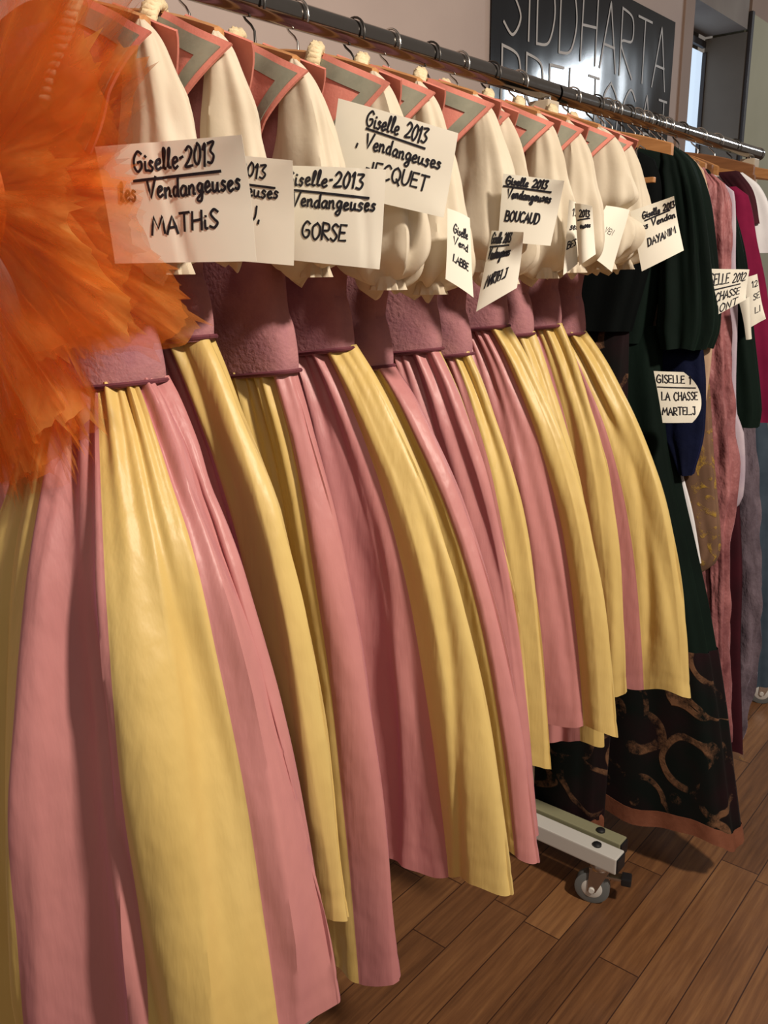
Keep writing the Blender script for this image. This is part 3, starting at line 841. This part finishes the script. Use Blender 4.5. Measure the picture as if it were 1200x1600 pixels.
CAMP = Vector((0, 0, EYE))
def note(label, corners, dist, yaw, lines, bow=.004, curl=(0, 0, 0, 0), ink=.0019, pitch=0, cat='paper note', lw=None, inkm='ink', seed=0, shape=None, crease=None):
    """sheet of paper. corners TL,TR,BR,BL as seen; dist = distance of its middle; yaw = angle of its plane's horizontal direction"""
    rnd = random.Random(seed + 5)
    cx = sum(c[0] for c in corners) / 4; cy = sum(c[1] for c in corners) / 4
    p0 = CAMP + ray(cx, cy) * dist
    hdir = Vector((math.cos(yaw), math.sin(yaw), 0))
    nrm = hdir.cross(Vector((0, 0, 1)))
    nrm = (nrm + Vector((0, 0, pitch))).normalized()
    if nrm.dot(CAMP - p0) < 0: nrm = -nrm
    Q = [onplane(c[0], c[1], p0, nrm) for c in corners]
    def pos(s, t):   # s 0..1 left-right, t 0..1 top-down
        P = Q[0].lerp(Q[1], s).lerp(Q[3].lerp(Q[2], s), t)
        dsp = bow * (4 * s * (1 - s) - .5) + bow * .5 * math.sin(t * 3 + s * 2)
        for (cs, ct_), cv in zip(((0, 0), (1, 0), (1, 1), (0, 1)), curl):
            if cv:
                r = math.hypot(s - cs, t - ct_); dsp += cv * max(0, 1 - r / .6) ** 2
        if crease: dsp -= crease[1] * math.exp(-((s - crease[0] - .1 * t) / .03) ** 2)
        return P + nrm * dsp
    t = thing('paper_note', label, cat, tuple(p0), 'handwritten name sheets pinned to the costumes')
    NS = 28
    rows = [[pos(s / NS, v / NS) for s in range(NS + 1)] for v in range(NS + 1)]
    if shape:
        rows = [[pos(*shape(s / NS, v / NS)) for s in range(NS + 1)] for v in range(NS + 1)]
    mk_sheet = MB().grid(rows).build('sheet', M['paper'], t, solid=.0003)
    wid = ((Q[1] - Q[0]).length + (Q[2] - Q[3]).length) / 2; hei = ((Q[3] - Q[0]).length + (Q[2] - Q[1]).length) / 2
    def fmap(X, Y):
        s, v = X / wid, 1 - Y / hei
        return pos(s, v), nrm
    if lines:
        mb = MB()
        for ln in lines:
            if ln[0] == '_':
                _, ax, ay, bx, by = ln
                pl = [Vector((lerp(ax, bx, k / 6) * wid, (1 - lerp(ay, by, k / 6)) * hei)) for k in range(7)]
                ribbon(mb, pl, ink * 1.1, fmap)
            else:
                txt, ax, ay, bx, hh = ln[:5]; rise = ln[5] if len(ln) > 5 else 0
                for st in text_strokes(txt, ax * wid, (1 - ay) * hei, bx * wid, hh * hei, rnd, rise=rise * hei):
                    st = [p for p in st if -.0005 < p.x < wid - .001 and .0 < p.y < hei - .001]
                    if len(st) > 1: ribbon(mb, st, ink, fmap)
        mb.build('handwriting', M[inkm], t, smooth=False)
    return t
#NOTES
YW = math.radians(-62)
note('large white sheet lettered MATHIS, leftmost and nearest of the name sheets', [(150, 230), (383, 213), (398, 408), (182, 412)], .775, YW,
     [('Giselle-2013', .25, .235, .80, .165, .03), ('_', .24, .305, .83, .265), ('les', .12, .475, .23, .16), ('Vendangeuses', .32, .455, .94, .155, .04),
      ('MATHiS', .31, .76, .77, .15, .04)], .004, (.004, .008, 0, .004), .0021, seed=1, crease=(.42, .0015))
note('sheet mostly hidden behind the MATHIS sheet, only 2013 and the line end showing', [(262, 232), (460, 252), (457, 415), (262, 398)], .865, YW,
     [('Giselle 2013', .2, .19, .79, .13), ('_', .2, .25, .86, .27), ('Vendangeuses', .25, .37, .88, .13), ('MATHIEU,', .2, .60, .74, .14)], .004, (0, .006, 0, 0), .0019, seed=2)
note('white sheet lettered GORSE in the middle of the near notes', [(436, 258), (603, 265), (593, 421), (433, 404)], .92, YW,
     [('Giselle-2013', .06, .20, .80, .15), ('_', .06, .25, .86, .29), ('Vendangeuses', .14, .42, .92, .145), ('GORSE', .24, .75, .66, .17)], .004, (0, 0, .004, 0), .0022, seed=3, crease=(.78, .001))
note('tilted white sheet lettered IECQUET hanging under the rail hooks', [(528, 153), (716, 208), (693, 340), (512, 298)], 1.03, YW,
     [('Giselle 2013', .26, .20, .76, .17, -.02), ('_', .27, .235, .76, .275), (', Vendangeuses', .20, .44, .90, .16, -.02), ('-IECQUET', .30, .74, .82, .17)], .004, (0, 0, .004, 0), .0022, seed=4)
note('narrow tilted sheet turned sideways just left of the MARTEL.J note', [(700, 325), (734, 341), (742, 465), (697, 436)], 1.07, math.radians(-20),
     [('Giselle', .2, .3, .8, .12), ('Vend', .2, .45, .8, .1), ('LABBE', .2, .7, .8, .1)], .003, (0, 0, 0, 0), .0016, seed=5)
note('white sheet lettered BOUCAUD lying on a cream sleeve', [(786, 271), (882, 284), (860, 384), (778, 377)], 1.17, YW,
     [('Giselle 2013', .06, .15, .74, .12), ('_', .03, .18, .82, .19), ('Vendangeuses', .10, .34, .84, .13), ('BOUCAUD', .10, .68, .70, .15)], .004, (0, .012, 0, 0), .0022, seed=6)
note('twisted white sheet lettered MARTEL.J with a curled top corner', [(768, 360), (820, 364), (807, 450), (744, 487)], 1.10, YW,
     [('Giselle 2013', .05, .16, .62, .14), ('_', .05, .2, .6, .2), ('Vendangeuses', .05, .36, .66, .14), ('MARTEL.J', .12, .72, .66, .15, .02)], .006, (0, .025, 0, .003), .0018, seed=7)
note('narrow folded white sheet left of its crossing twin, beside the puff sleeve', [(890, 312), (903, 320), (904, 412), (879, 430)], 1.33, math.radians(-40),
     [('13', .3, .2, .9, .1), ('ses', .2, .4, .9, .1), ('BES', .1, .66, .8, .1)], .004, (0, 0, 0, .004), .0018, seed=8)
note('small curled white sheet with slanting lower edge, in front of the puff sleeve', [(898, 317), (925, 323), (931, 397), (905, 415)], 1.31, YW,
     [('2013', .2, .22, .8, .12), ('_', .1, .28, .8, .25), ('euses', .2, .42, .8, .1)], .01, (0, .015, 0, 0), .0018, seed=9)
note('almost blank narrow sheet leaning left of the DAYANIM sheet', [(948, 321), (984, 328), (958, 425), (912, 392)], 1.47, math.radians(-35),
     [('VEN', .3, .5, .6, .1)], .004, (0, 0, 0, 0), .0012, seed=10, inkm='greyink')
note('bright white sheet lettered DAYANIM in front of black velvet', [(985, 330), (1051, 308), (1069, 391), (1003, 424)], 1.53, YW,
     [('Giselle 2013', .24, .19, .98, .11), ('_', .28, .23, .86, .21), ('les Vendan', .12, .36, .96, .11), ('DAYANIM', .24, .66, .90, .12, .03)], .005, (0, .02, 0, 0), .0022, seed=11)

# ------------------------------------------------------------------ tulle tutu
def tutu():
    c = Vector((.385, .875, 1.44))
    t = thing('orange_tutu', 'orange tulle tutu with frayed edges at the left of the frame', 'tutu', tuple(c))
    rnd = random.Random(3)
    NL = 8
    for l in range(NL):
        R0 = 1 - .10 * (l % 3) / 2
        x0 = -.022 + l * .0085
        ph = [rnd.uniform(0, 2 * PI) for _ in range(8)]
        NT, NR = 560, 20
        spk = [(.002 + (.028 * rnd.random() ** 4 if q_ % 2 else 0)) for q_ in range(NT)]
        rows = []; uvs = []
        for r in range(NR + 1):
            a = r / NR
            row = []
            for k in range(NT + 1):
                th = 2 * PI * k / NT
                tdeg = math.degrees(th); tdeg = tdeg - 360 if tdeg > 180 else tdeg
                RR = smooth_interp([(-180, .28), (-90, .28), (-72, .265), (-57, .255), (-42, .27), (-36, .235), (-30, .255), (-20, .315), (-12, .31), (-4, .28), (6, .275), (15, .30), (40, .32), (180, .30)], tdeg) * R0
                pet = 1 + .03 * math.cos(7 * th + ph[0]) + .025 * math.cos(13 * th + ph[1]) + .005 * math.cos(29 * th + ph[6])
                jag = spk[k % NT] if r == NR else 0
                R = lerp(.05, RR * pet, a) + jag
                ruf = .010 * math.sin(37 * th + ph[7] + 3 * a) * a * a + .006 * math.sin(61 * th + ph[6] - 2 * a) * a + (.026 * math.sin(8 * th + ph[3] + 1.5 * a) + .018 * math.sin(23 * th + ph[4] - 2 * a) + .007 * math.sin(47 * th + ph[5])) * a
                dx = x0 + ruf * .38
                droop = -.012 * a * a
                row.append((c.x + dx, c.y - R * math.cos(th), c.z + R * math.sin(th) + droop))
                uvs.append((k / NT, a))
            rows.append(row)
        MB().grid(rows).build('tulle_layer', M['tulle'], t, uvs=uvs)
    # stiff satin basque in the centre
    rows = []
    for v in range(8):
        a = v / 7
        rows.append([(c.x - .012 + .05 * a, c.y - lerp(.045, .055, abs(a - .5) * 2) * math.cos(2 * PI * k / 40), c.z + lerp(.045, .055, abs(a - .5) * 2) * math.sin(2 * PI * k / 40)) for k in range(40)])
    MB().grid(rows, True).build('basque', M['satin'], t, solid=.002)
    b = MB()
    for s in (-1, 1): b.tube([(c.x + s*.02, c.y, c.z + .05), (c.x + s*.03, c.y + .01, 1.60), (c.x, RY - .01, 1.668)], .003, 8)
    b.build('hanging_loop', M['coral'], t)
tutu()

# ------------------------------------------------------------------ poster
def poster():
    y = 1.598
    t = thing('wall_poster', 'glossy black poster with thin silver capitals on the wall above the rail', 'poster', (3.05, y, 1.85))
    x0, x1, z0, z1 = 2.395, 3.735, 1.15, 2.345
    rows = []
    for v in range(71):
        r_ = []
        for k in range(91):
            a, b_ = k / 90, v / 70
            x = lerp(x0, x1, a); z = lerp(z0, z1, b_)
            r_.append((x, y - .003 - .004 * (1 + noise.noise(Vector((x * 2.5, z * 2.5, 1)))), z))
        rows.append(r_)
    MB().grid(rows).build('sheet', M['poster'], t, solid=.0006)
    def fm(X, Z): return Vector((X, y - .003 - .004 * (1 + noise.noise(Vector((X * 2.5, Z * 2.5, 1)))), Z)), Vector((0, -1, 0))
    rnd = random.Random(1)
    b = MB()
    for txt, xa, xb, zb, h in (('SIDDHARTA', 2.46, 3.67, 2.080, .222), ('PRELJOCAJ', 2.45, 3.70, 1.825, .217)):
        for st in text_strokes(txt, xa, zb, xb, h, rnd, slant=0, jitter=0):
            ribbon(b, st, .0085, fm, .0022)
    b.build('lettering', M['letter'], t, smooth=False)
poster()

# ------------------------------------------------------------------ dark gowns
def drape(parent, name, x, sil, width, tm, tp, m, amp=.006, nf=9, seed=0, hem=0, power=.75, solid=.0015, cap=True, wig=0, rough=0):
    """closed hanging cloth; sil = front outline as (y, z) from top to bottom, width = list of (fraction, width towards the wall)"""
    rnd = random.Random(seed); ph = [rnd.uniform(0, 6.28) for _ in range(6)]
    n = max(24, int((sil[0][1] - sil[-1][1]) / .02)); NU = 96
    zs = [(sil[0][1] - z, y) for y, z in sil]
    H = zs[-1][0]; rows = []
    for v in range(n + 1):
        a = v / n; h = a * H
        yf = smooth_interp(zs, h); wd = interp(width, a); z = sil[0][1] - h
        tk = smooth_interp([(0, .25), (.06, .75), (.3, 1), (1, 1.25)], a)
        row = []
        for k in range(NU):
            th = 2 * PI * k / NU; c, s = math.cos(th), math.sin(th)
            f = amp * min(1, a * 3 + .2) * (math.cos(nf * th + ph[0] + ph[1] * .1 + 1.3 * math.sin(2 * th + ph[2])) + .5 * math.cos(nf * 1.9 // 1 * th + ph[3] + 2 * a))
            f += rough * noise.noise(Vector((x * 9 + math.cos(th) * 2, math.sin(th) * 3 + seed, z * 13)))
            f += wig * math.sin(a * 17 + ph[4] + 2 * th)
            yy = yf + wd / 2 - (wd / 2) * sp(c, .9) - f * c
            xx = x - (tm if s > 0 else tp) * tk * sp(s, power) - f * s
            zz = z + (hem * a ** 4 * math.cos(5 * th + ph[5])) + (hem * 2.2 * a ** 4 * (yy - yf) if hem else 0)
            row.append((xx, yy, zz))
        rows.append(row)
    return MB().grid(rows, True, 0, cap, False).build(name, m, parent, solid=solid), rows
def px(x, *pts): return [tuple(onx(a, b_, x))[1:] for a, b_ in pts]
def gown(label, x, group='dark velvet court costumes on the far rack'):
    return thing('velvet_gown', label, 'gown', (x, RY, 1.6), group)

SW = [(0, .10), (.15, .10), (1, .12)]
# g0 black velvet gown directly after the upright
x = 1.665
t = gown('black velvet gown right behind the last striped dress, rust band along its narrow hem', x)
drape(t, 'bodice', x, [(.80, 1.60), (.735, 1.57), (.72, 1.45), (.76, 1.25)], [(0, .20), (.2, .32), (1, .3)], .03, .03, M['blackvelvet'], .003, 7, 1)
o, rows = drape(t, 'skirt', x, [(.765, 1.27), (.76, 1.0), (.755, .6), (.76, .12)], [(0, .28), (1, .30)], .03, .035, M['brocade'], .004, 9, 2, .004)
drape(t, 'hem_band', x, [(.7595, .135), (.759, .085)], [(0, .301), (1, .302)], .0315, .0365, M['hemband'], .004, 9, 2, .0, cap=False)
# g1 green velvet gown with puffed sleeve
x = 1.765
t = gown('dark green velvet gown with a full puffed sleeve and paisley hem above the floor', x)
drape(t, 'bodice', x, [(.80, 1.61), (.74, 1.585), (.735, 1.45), (.765, 1.22)], [(0, .20), (.2, .32), (1, .28)], .035, .035, M['greenvelvet'], .003, 7, 3)
sil = px(x, (1034, 510), (1042, 610), (1058, 740), (1084, 860), (1105, 960), (1127, 1100), (1140, 1210), (1153, 1318))
o, rows = drape(t, 'skirt', x, sil, [(0, .30), (.5, .42), (1, .62)], .05, .045, M['greenvelvet'], .006, 9, 4, .012)
zt, zb = sil[0][1], sil[-1][1]
def sub(rows, a, b_, off=.0035):
    n = len(rows) - 1; r = rows[int(a * n):int(b_ * n) + 1]
    out = []
    for row in r:
        cxm = sum(p[0] for p in row) / len(row); cym = sum(p[1] for p in row) / len(row); q = []
        for i_, p in enumerate(row):
            d_ = Vector(row[(i_ + 1) % len(row)]) - Vector(row[i_ - 1]); n_ = Vector((d_.y, -d_.x, 0)).normalized()
            if n_.dot(Vector((p[0] - cxm, (p[1] - cym) * .2, 0))) < 0: n_ = -n_
            q.append((p[0] + n_.x * off, p[1] + n_.y * off, p[2]))
        out.append(q)
    return out
MB().grid(sub(rows, .62, .985), True).build('brocade_border', M['brocade'], t, solid=.001)
hb_rows = sub(rows, .965, 1.0, .0065)
MB().grid(hb_rows, True).build('hem_band', M['hemband'], t, solid=.001)
drape(t, 'sleeve', x + .01, px(x, (1050, 228), (1078, 250), (1096, 300), (1108, 380), (1116, 470), (1115, 515), (1104, 545)), [(0, .03), (.12, .07), (.6, .105), (.9, .12), (1, .09)], .045, .03, M['greenvelvet'], .006, 7, 5, .002)
drape(t, 'undersleeve', x + .01, px(x + .02, (1100, 540), (1103, 600), (1100, 680), (1084, 740)), [(0, .09), (.7, .08), (1, .02)], .02, .02, M['navy'], .002, 5, 6)
# linings and pale gowns
x = 1.815
t = gown('beige lined gown showing only a narrow pale edge beside the green puffed sleeve', x)
drape(t, 'robe', x, px(x, (1085, 250), (1098, 262), (1112, 330), (1116, 420), (1112, 560), (1085, 740)), [(0, .25), (1, .34)], .012, .012, M['creamlining'], .002, 5, 8)
drape(t, 'underskirt', x, px(x, (1065, 735), (1082, 800), (1096, 880)), [(0, .30), (1, .34)], .012, .012, M['whitecloth'], .003, 5, 9)
x = 1.85
t = gown('tan and gold brocade gown whose sleeve end hangs below the navy velvet', x)
drape(t, 'robe', x, [(.80, 1.60), (.735, 1.57), (.72, 1.2), (.72, .9), (.70, .35)], [(0, .25), (1, .36)], .014, .014, M['goldbrocade'], .002, 5, 10)
drape(t, 'sleeve', x, px(x, (1105, 560), (1112, 700), (1124, 850), (1116, 880), (1100, 892)), [(0, .06), (.7, .09), (1, .04)], .016, .014, M['goldbrocade'], .002, 5, 11)
# rose crushed velvet
x = 1.915
t = gown('rose crushed velvet gown with long gathered sleeve hanging down past the paper sheets', x)
drape(t, 'robe', x, px(x, (1100, 262), (1112, 285), (1120, 420), (1116, 700), (1126, 900), (1133, 1100), (1140, 1190)), [(0, .25), (1, .42)], .02, .02, M['rosevelvet'], .004, 7, 12, .004, rough=.004)
drape(t, 'sleeve', x, px(x, (1113, 272), (1130, 290), (1139, 350), (1139, 500), (1141, 600), (1146, 680), (1150, 760), (1139, 835), (1137, 880), (1134, 1000), (1140, 1160)), [(0, .02), (.06, .07), (.45, .085), (.55, .10), (.66, .035), (1, .03)], .022, .02, M['rosevelvet'], .004, 5, 13, wig=.002, rough=.009)
x = 1.965
t = gown('pale lilac gown, a thin strip between the rose and magenta sleeves', x)
drape(t, 'robe', x, px(x, (1128, 285), (1143, 292), (1148, 330), (1147, 420), (1150, 480), (1148, 640), (1160, 680), (1158, 780), (1140, 800)), [(0, .2), (1, .3)], .012, .012, M['lilac'], .002, 5, 14)
x = 2.01
t = gown('very dark green velvet gown with a hanging tube sleeve beside the far paper sheets', x)
drape(t, 'robe', x, [(.80, 1.60), (.745, 1.57), (.74, 1.2), (.75, .9), (.72, .5)], [(0, .25), (1, .36)], .014, .014, M['greenvelvet'], .002, 5, 15)
drape(t, 'sleeve', x, px(x, (1148, 330), (1165, 400), (1178, 520), (1190, 640), (1186, 668)), [(0, .03), (.4, .09), (1, .10)], .018, .016, M['greenvelvet'], .003, 5, 16)
x = 2.05
t = gown('wine red gown with a rust edged panel, glimpsed behind the rose sleeve', x)
drape(t, 'robe', x, px(x, (1140, 500), (1150, 700), (1160, 880), (1158, 1020), (1162, 1178)), [(0, .2), (1, .3)], .014, .014, M['darkred'], .002, 5, 17)
drape(t, 'hem_band', x, px(x, (1162, 1172), (1163, 1186)), [(0, .3), (1, .3)], .0165, .0165, M['goldbrocade'], .002, 5, 17, cap=False)
x = 2.085
t = gown('grey lilac plush gown hanging almost to the floor near the right edge', x)
drape(t, 'robe', x, px(x, (1140, 400), (1170, 560), (1180, 700), (1186, 860), (1189, 930), (1184, 1010), (1176, 1060), (1166, 1120), (1152, 1168)), [(0, .15), (.5, .22), (1, .16)], .02, .018, M['greyvelvet'], .005, 7, 18, .004, rough=.014)
x = 2.13
t = gown('magenta wool gown with a straight sleeve at the right edge of the frame', x)
drape(t, 'robe', x, [(.82, 1.58), (.76, 1.56), (.75, 1.2), (.75, .9)], [(0, .22), (1, .3)], .014, .014, M['magenta'], .002, 5, 19)
drape(t, 'sleeve', x, px(x, (1150, 292), (1168, 305), (1182, 380), (1196, 450), (1208, 560), (1212, 660)), [(0, .03), (.2, .10), (1, .15)], .024, .02, M['magenta'], .003, 5, 20)
x = 2.22
t = gown('ivory coat with a dark collar edge in the upper right corner', x, 'pale coats at the far end of the rack')
drape(t, 'robe', x, px(x, (1160, 270), (1185, 290), (1203, 330), (1210, 395)), [(0, .15), (1, .25)], .016, .016, M['whitecloth'], .002, 5, 21)
drape(t, 'collar', x - .02, px(x, (1158, 268), (1180, 300), (1190, 350)), [(0, .05), (1, .04)], .006, .006, M['darkred'], .001, 5, 22)
x = 2.34
t = gown('slate blue gown low at the right edge of the frame, reaching nearly to the floor', x)
drape(t, 'robe', x, px(x, (1195, 620), (1205, 800), (1203, 950), (1200, 1072)), [(0, .12), (1, .26)], .03, .02, M['slate'], .004, 7, 23)

gh = [(1.665, 'wooden hanger of the black velvet gown, its cut end showing before black velvet'), (1.765, 'wooden hanger inside the green velvet gown'), (1.815, 'wooden hanger of the beige lined gown'),
      (1.85, 'wooden hanger of the gold brocade gown'), (1.915, 'wooden hanger above the rose velvet shoulder'), (1.965, 'wooden hanger of the pale lilac gown'), (2.01, 'wooden hanger of the very dark green gown'),
      (2.05, 'wooden hanger of the wine red gown'), (2.085, 'wooden hanger of the grey plush gown'), (2.13, 'wooden hanger with square end above the magenta sleeve'), (2.22, 'wooden hanger of the ivory coat'), (2.34, 'wooden hanger of the slate blue gown'),
      (2.46, 'bare wooden hanger, second last on the far rail'), (2.60, 'bare wooden hanger last on the far rail')]
for i, (x, lb) in enumerate(gh):
    hanger(x, RY, .215 if i in (0, 9, 12, 13) else .15, lb, dark=i % 3 == 1, woodm='wood' if i % 2 == 0 else 'wooddark', group='wooden hangers on the far rail')

note('oval curled sheet lettered MARTEL.J against navy velvet', [(1022, 580), (1088, 581), (1104, 660), (1036, 661)], 1.78, math.radians(-50),
     [('GISELLE 1', .02, .22, .78, .15), ('_', .02, .30, .88, .31), ('LA CHASSE', .06, .55, .90, .16), ('MARTEL.J', .02, .84, .78, .15)], .006, (0, .02, .012, 0), .0024, seed=12,
     shape=lambda s, v: (s if s < .6 else .6 + (s - .6) * (1 - .85 * abs(v - .5) ** 2 * 4), v))
note('white sheet lettered CHASSE over the rose velvet sleeve, lower right corner folded', [(1104, 420), (1171, 421), (1165, 468), (1106, 500)], 1.90, math.radians(-50),
     [('GISELLE 2012', -.1, .34, .92, .24), ('_', 0, .44, .8, .42), ('LA CHASSE', -.1, .70, .80, .19), ('MONT', .1, .98, .76, .18)], .004, (0, 0, .006, 0), .0024, seed=13)
note('small tilted sheet hanging in front of the magenta sleeve', [(1163, 434), (1183, 428), (1195, 498), (1172, 512)], 2.04, math.radians(-50),
     [('12', .4, .24, .9, .12), ('SE', .4, .5, .9, .12), ('LI', .4, .78, .8, .12)], .004, (0, 0, .01, 0), .002, seed=14)
note('narrow rolled white strip below the CHASSE sheet', [(1156, 470), (1172, 461), (1178, 529), (1167, 531)], 1.99, math.radians(-40), [], .008, (0, 0, 0, 0), .002, seed=15)
# ------------------------------------------------------------------ lights
def area(name, loc, target, size, power, col, sy=None):
    l = bpy.data.lights.new(name, 'AREA'); l.energy = power; l.color = col; l.size = size
    if sy: l.shape = 'RECTANGLE'; l.size_y = sy
    o = bpy.data.objects.new(name, l); C.objects.link(o); o.location = loc
    o.rotation_euler = (Vector(target) - Vector(loc)).to_track_quat('-Z', 'Y').to_euler()
    return o
area('ceiling_lamp', (.75, -1.0, 2.65), (.9, .9, 1.2), .17, 66, (1, .875, .74))
area('ceiling_fill', (-1.2, -1.5, 2.7), (.8, .9, 1.0), 1.2, 10, (1, .86, .76))
area('poster_glare_far', (6.25, -.2, 2.70), (3, 1.5, 1.2), .20, 13, (.85, .93, 1), .3)  # added light without a fixture, placed where the poster mirrors it as glare
area('poster_glare_mid', (5.3, -.2, 2.48), (3, 1.5, 1.2), .16, 5, (.85, .93, 1))  # weaker added light for the second, smaller glare spot on the poster
w = bpy.data.worlds.new('world'); S.world = w; w.use_nodes = True
bg = w.node_tree.nodes['Background']; bg.inputs[0].default_value = (1, .86, .74, 1); bg.inputs[1].default_value = .17
S.view_settings.view_transform = 'Standard'; S.view_settings.look = 'None'
S.view_settings.gamma = 1; S.view_settings.use_curve_mapping = False
S.view_settings.exposure = 0
S.cycles.transparent_max_bounces = 32

t = thing('clip_hanger', 'small hanger with metal hook and wooden bar against the black velvet', 'hanger', (1.64, .74, 1.60), None)
b = MB(); b.tube([(1.628, .735, 1.585), (1.628, .745, 1.592), (1.628, .752, 1.584), (1.628, .750, 1.565), (1.628, .750, 1.535)], .0016, 8); b.build('hook', M['hookmetal'], t)
MB().box((1.628, .750, 1.530), (.012, .075, .010), bev=.002).build('bar', M['wood'], t, smooth=False)
